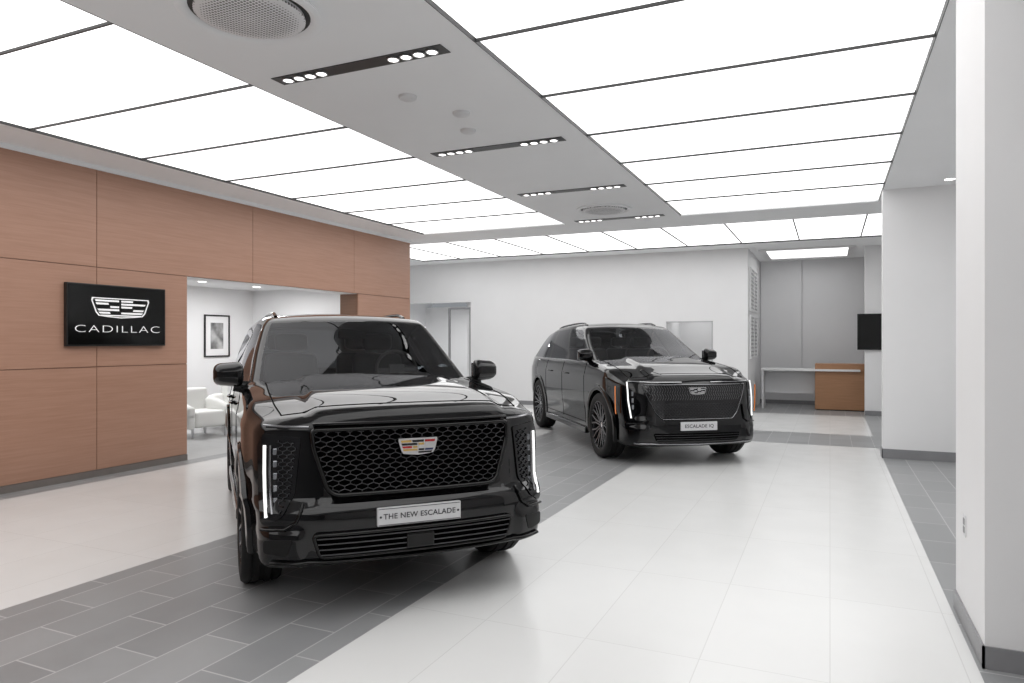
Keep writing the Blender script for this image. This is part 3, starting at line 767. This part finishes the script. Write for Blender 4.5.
mb.box(-8.8,-8.6,YB+.2,19.8,0,2.7);mb.box(-12,-8.6,19.6,19.8,0,2.7)
struct(mb.obj('wall_back',M_WALL),'plain white painted rear wall with two openings','wall')
mb=MB();mb.box(-3.65,-3.45,YB+.2,18,0,2.3);mb.box(-2.43,-2.23,YB+.2,18,0,2.3);mb.box(-3.45,-2.43,17.9,18,0,2.3);mb.box(-3.45,-2.43,YB+.2,18,2.3,2.35)
struct(mb.obj('wall_recess',M_WALL),'light grey recess behind the rear wall','wall')
mb=MB()
for a in((-3.465,-3.44,0,2.065),(-2.44,-2.415,0,2.065),(-3.465,-2.415,2.04,2.065)):mb.box(a[0],a[1],YB-.01,YB+.02,a[2],a[3])
struct(mb.obj('trim_3',M_LOUV),'slim grey trim around the recess opening','trim')
mb=MB()
for a in((-8.66,-8.61),(-9.30,-9.25)):mb.box(a[0],a[1],YB+.05,YB+.10,0,2.45)
mb.box(-9.30,-8.61,YB+.05,YB+.10,2.45,2.50)
struct(mb.obj('door_1',M_WALLF),'slim grey metal door frame in the rear wall opening','door frame')
mb=MB();mb.box(-8.6,-3.45,YB-.012,YB,0,.1);mb.box(-2.43,-1.66,YB-.012,YB,0,.1)
struct(mb.obj('baseboard_back',M_BASE),'grey baseboard of rear wall','baseboard')
mb=MB();mb.box(-1.86,-1.66,YB+.2,19.3,0,HC)
struct(mb.obj('wall_alcove_side',M_WALL),'white side wall of the reception alcove','wall')
mb=MB();mb.box(-1.86,3.5,19.3,19.5,0,HC);mb.box(-1.64,-.66,19.26,19.3,.1,HC);mb.box(-.63,.9,19.26,19.3,.1,HC)
struct(mb.obj('wall_alcove_back',M_WALLG),'pale grey back wall of reception alcove with vertical seam','wall')
mb=MB();mb.box(-1.66,3.5,19.245,19.26,0,.10);struct(mb.obj('baseboard_alcove',M_BASE),'grey baseboard in alcove','baseboard')
mb=MB();mb.box(.69,3.5,17.0,17.2,0,HC)
struct(mb.obj('wall_right_rear',M_WALL),'white return wall holding a wall screen','wall')
mb=MB();mb.box(.69,3.5,16.985,17.0,0,.1);struct(mb.obj('baseboard_right_rear',M_BASE),'grey baseboard','baseboard')
mb=MB();mb.box(.66,3.5,10.86,11.1,0,HC)
struct(mb.obj('wall_right_middle',M_WALL),'white painted wall block beside grey floor strip','wall')
mb=MB();mb.box(.65,3.5,10.845,10.86,0,.13);mb.box(.648,.66,10.845,11.1,0,.13);struct(mb.obj('baseboard_right_middle',M_BASE),'grey tile baseboard on wall block','baseboard')
mb=MB();mb.box(.69,2.0,4.08,4.94,0,HC)
struct(mb.obj('wall_right_near',M_WALL),'white painted square column','wall')
mb=MB();mb.box(.678,2.0,4.068,4.08,0,.11);mb.box(.678,.69,4.068,4.94,0,.11)
struct(mb.obj('baseboard_right_near',M_BASE),'grey tile baseboard around white column','baseboard')
mb=MB();mb.box(3.5,3.7,-5,20,0,HC);struct(mb.obj('wall_right',M_WALL),'white outer wall','wall')
mb=MB();mb.box(-12,3.5,-5.2,-5,0,HC);struct(mb.obj('wall_front',M_WALLF),'mid grey wall facing the cars','wall')
mb=MB();mb.box(-12.2,-12,2,20,0,HC);mb.box(-12,core-.01,12.1,12.3,0,2.75);mb.box(-12,core-.01,2,2.2,0,2.75)
struct(mb.obj('wall_lounge',M_WALL),'white lounge walls behind the wood wall opening','wall')
mb=MB();mb.box(-12,core-.01,2.2,12.1,2.75,2.85);struct(mb.obj('ceiling_lounge',M_WALL),'low white lounge ceiling','ceiling')
mb=MB()
mb.lathe([(.0001,0),(.075,0),(.075,-.01),(.0001,-.01)],24,'z');b0=mb.obj('downlight',M_SPOT,smooth=False)
b0.location=(-9.6,8.6,2.755);top(b0,'round recessed lounge ceiling downlight','ceiling light','lounge downlights')
for p in((-9.6,10.4),(-11.0,8.2),(-11.0,9.8),(-11.0,11.2),(-9.6,7.0),(-11,6.4)):
    c=b0.copy();COL.objects.link(c);c.location=(p[0],p[1],2.755)
for x,y,z,en,sz in((-10.4,8.0,2.70,45,.8),(-10.4,10.6,2.7,45,.8),(-10,17.8,2.6,40,.8),(-2.94,17.3,2.25,3.2,.8),(2.2,7.8,3.6,25,1.6)):  # fill lights added to brighten the side spaces, without visible fixtures
    l=bpy.data.lights.new('fill_glow','AREA');l.energy=en;l.size=sz
    lo=bpy.data.objects.new('side_room_fill',l);COL.objects.link(lo);lo.location=(x,y,z)
    top(lo,'soft square fill light added to brighten side room, no fixture','ceiling light','side room fill lights')

# television on wood wall
tv=empty('television',(XW+.001,5.76,1.91));top(tv,'black wall-mounted television showing a white crest and wordmark','television')
mb=MB();mb.box(0,.055,-.645,.645,-.365,.365);mb.obj('tv_frame',M_BLACK,tv,bevel=.006)
mb=MB();mb.box(.0551,.058,-.63,.63,-.345,.35);mb.obj('tv_screen',M_SCREEN,tv)
crest('screen_emblem',.76,.24,Matrix.Translation((.0585,0.02,.09))@FACEX,tv,False)
text_obj('CADILLAC',.122,M_WHITE,'screen_lettering',Matrix.Translation((.0585,0,-.165))@FACEX,tv,1.14,1.78,.0006,-.0026)
pc=empty('framed_picture',(-11.999,11.07,1.72));top(pc,'portrait picture in black frame on white lounge wall','picture')
mb=MB();
for a in((-.34,.34,.42,.45),(-.34,.34,-.45,-.42),(-.34,-.31,-.42,.42),(.31,.34,-.42,.42)):mb.box(0,.03,*a)
mb.obj('picture_frame',M_BLACK,pc)
mb=MB();mb.box(.001,.01,-.31,.31,-.42,.42);mb.obj('mat_board',M_WALL,pc)
m=mat('abstract_print',(.30,.30,.30),.6,var=.8,vscale=4)
mb=MB();mb.box(.0101,.012,-.17,.17,-.28,.28);mb.obj('print',m,pc)
# armchairs (chunky, facing local +x)
def armchair(loc,rz):
    e=empty('armchair',loc,rz)
    mb=MB();mb.rbox((-.38,-.36,.16),(-.22,.36,.80),.06,fn=lambda q:Vector((q[0]-.12*(q[2]-.16),q[1],q[2])));mb.obj('backrest',M_FABRIC,e,True,50)
    for sg in(-1,1):
        mb=MB();mb.rbox((-.30,.27,.16),(.36,.40,.62),.05,fn=lambda q:Vector((q[0],q[1]*sg,q[2]-.10*sm((q[0]+.1)/.5)*(q[2]>.4))));mb.obj('armrest',M_FABRIC,e,True,50)
    mb=MB();mb.rbox((-.24,-.28,.17),(.36,.28,.44),.06);mb.obj('seat',M_FABRIC,e,True,50)
    for x,y in((-.3,-.3),(-.3,.3),(.3,-.3),(.3,.3)):
        mb=MB();mb.beam((x,y,.18),(x,y,0),.03,.03);mb.obj('leg',M_METAL,e)
    return top(e,'chunky white upholstered armchair with short metal legs','armchair','lounge armchairs')
a1=armchair((-9.75,8.62,0),radians(-10))
copytree(a1,(-10.15,9.65,0),radians(-75))
st=empty('side_table',(-10.9,8.6,0));top(st,'small round white side table with steel stem','table')
mb=MB();mb.lathe([(.0001,.44),(.24,.44),(.25,.45),(.24,.465),(.0001,.465)],32,'z');mb.obj('table_top',M_FABRIC,st,True,40)
mb=MB();mb.lathe([(.18,0),(.18,.012),(.02,.03),(.018,.44)],24,'z');mb.obj('stem',M_METAL,st,True,40)

ds=empty('reception_desk',(.21,17.85,0));top(ds,'wooden reception desk with long white counter top','desk')
mb=MB();mb.box(-.53,.53,0,.6,.02,1.08,0);mb.box(-.5,.5,.02,.58,0,.02,1);mb.obj('desk_cabinet',[M_DESK,M_BLACK],ds,bevel=.006)
mb=MB();mb.box(-1.72,.42,-.10,.5,.91,.955);mb.obj('counter_top',M_WALL,ds,bevel=.004)
mb=MB();mb.box(-1.70,-1.66,-.08,.48,0,.91);mb.obj('leg',M_WALLG,ds)
mb=MB();mb.box(-1.66,-.53,.42,.46,.35,.91);mb.obj('desk_panel',M_WALLG,ds)
rs=empty('television',(1.2,16.985,1.81));top(rs,'black wall screen on the white return wall','television')
mb=MB();mb.box(-.66,.66,-.05,0,-.39,.39);mb.obj('tv_frame',M_BLACK,rs,bevel=.005)
mb=MB();mb.box(-.645,.645,-.053,-.0502,-.375,.375);mb.obj('tv_screen',M_SCREEN,rs)
wg=empty('wall_grille',(-1.659,17.5,0));top(wg,'white framed louvre grilles on the alcove side wall','vent')
for z0,z1 in((1.2,2.2),(2.3,3.3)):
    mb=MB()
    for a in((-.8,-.76,z0,z1),(.76,.8,z0,z1),(-.76,.76,z1-.04,z1),(-.76,.76,z0,z0+.04),(-.02,.02,z0,z1)):mb.box(0,.03,*a)
    mb.obj('grille_frame',M_WALL,wg)
    mb=MB()
    n=10
    for i in range(n):
        z=z0+.06+(z1-z0-.12)*i/n;mb.box(0,.018,-.76,.76,z,z+.035)
    mb.obj('louvre',M_LOUV,wg)
al=empty('ceiling_light',(-.48,17.75,HC));top(al,'rectangular recessed light frame in alcove ceiling','ceiling light')
mb=MB();
for a in((-1.0,1.0,-1.0,-.85),(-1.0,1.0,.85,1.0),(-1.0,-.85,-.85,.85),(.85,1.0,-.85,.85)):mb.box(a[0],a[1],a[2],a[3],-.03,-.001)
mb.obj('light_frame',M_WALL,al)
mb=MB();mb.box(-.85,.85,-.85,.85,-.012,-.004);mb.obj('light_diffuser',M_PANEL,al)
ol=empty('wall_outlet',(.69,4.62,.57));top(ol,'white electrical outlet plate on column side','outlet')
mb=MB();mb.box(-.006,0,-.035,.035,-.06,.06);mb.obj('outlet_plate',M_WALLG,ol,bevel=.002)
mb=MB();mb.box(-.009,-.0061,-.018,.018,-.04,-.005);mb.box(-.009,-.0061,-.018,.018,.005,.04);mb.obj('socket',M_BASE,ol)
def spotslot(y):
    e=empty('spotlight_track',(-3.25,y,HC))
    mb=MB();mb.box(-.77,.77,-.075,.075,-.006,-.001)
    mb.obj('recessed_housing',M_BLACK,e)
    for x in[-.66,-.55,-.44,-.33,.33,.44,.55,.66]:
        mb=MB();mb.lathe([(.0001,-.014),(.032,-.014),(.038,-.008),(.042,-.006)],20,'z');o=mb.obj('spotlight',M_SPOT,e,True);o.location=(x,0,0)
        mb=MB();mb.lathe([(.037,-.0145),(.048,-.0145),(.048,-.006),(.037,-.006)],20,'z',closed=True);o2=mb.obj('bezel',M_METAL,o,True,40)
    return top(e,'black recessed slot with two groups of four white spotlights','ceiling light','recessed spotlight slots')
s0=spotslot(4.32)
for y in(6.74,9.1,11.5):copytree(s0,(-3.25,y,HC))
M_PERF=mat('perforated_metal',(.5,.5,.5),.5);nt=M_PERF.node_tree
tc=nt.nodes.new('ShaderNodeTexCoord');vo=nt.nodes.new('ShaderNodeTexVoronoi');vo.inputs['Scale'].default_value=42;vo.inputs['Randomness'].default_value=.0
rp=nt.nodes.new('ShaderNodeValToRGB');rp.color_ramp.interpolation='LINEAR';rp.color_ramp.elements[0].position=.30;rp.color_ramp.elements[1].position=.38
rp.color_ramp.elements[0].color=(.10,.10,.10,1);rp.color_ramp.elements[1].color=(.8,.8,.81,1)
nt.links.new(tc.outputs['Object'],vo.inputs['Vector']);nt.links.new(vo.outputs['Distance'],rp.inputs['Fac']);nt.links.new(rp.outputs['Color'],nt.nodes['Principled BSDF'].inputs['Base Color'])
def diffuser(loc,s=1.0):
    e=empty('air_diffuser',loc);e.scale=(s,s,s)
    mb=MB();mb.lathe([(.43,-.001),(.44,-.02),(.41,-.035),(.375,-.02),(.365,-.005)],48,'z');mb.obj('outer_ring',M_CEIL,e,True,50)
    mb=MB();mb.lathe([(.365,-.004),(.33,-.004)],48,'z');mb.obj('shadow_gap',M_BLACK,e)
    mb=MB();mb.lathe([(.33,-.006),(.335,-.028),(.30,-.04),(.2,-.048),(.0001,-.052)],48,'z')
    mb.obj('perforated_plate',M_PERF,e,True,60)
    return top(e,'round perforated ceiling air diffuser in grey ring','air vent','round ceiling diffusers')
d0=diffuser((-3.33,3.34,HC));copytree(d0,(-3.23,10.6,HC))
mb=MB();mb.lathe([(.0001,-.03),(.06,-.03),(.075,-.02),(.08,-.001)],28,'z');sp=mb.obj('smoke_detector',M_WALLG,smooth=True)
sp.location=(-3.26,5.04,HC);top(sp,'small round grey ceiling sensor','smoke detector','ceiling sensors')
for x,y in((-3.05,5.6),(-3.24,6.09)):
    c=sp.copy();COL.objects.link(c);c.location=(x,y,HC)
mb=MB();mb.lathe([(.0001,-.004),(.05,-.004),(.06,-.001)],20,'z');dl=mb.obj('downlight',M_SPOT);dl.location=(1.40,10.5,HC);top(dl,'small round recessed downlight','ceiling light')

w=bpy.data.worlds.new('world');S.world=w;w.use_nodes=True
w.node_tree.nodes['Background'].inputs['Color'].default_value=(.8,.85,.9,1);w.node_tree.nodes['Background'].inputs['Strength'].default_value=.3
cam=bpy.data.cameras.new('camera');co=bpy.data.objects.new('camera',cam);COL.objects.link(co)
cam.sensor_width=36;cam.lens=700/1024*36;cam.clip_start=.05
co.location=(0,0,1.6);co.rotation_euler=(radians(90),0,radians(24.43))
S.camera=co
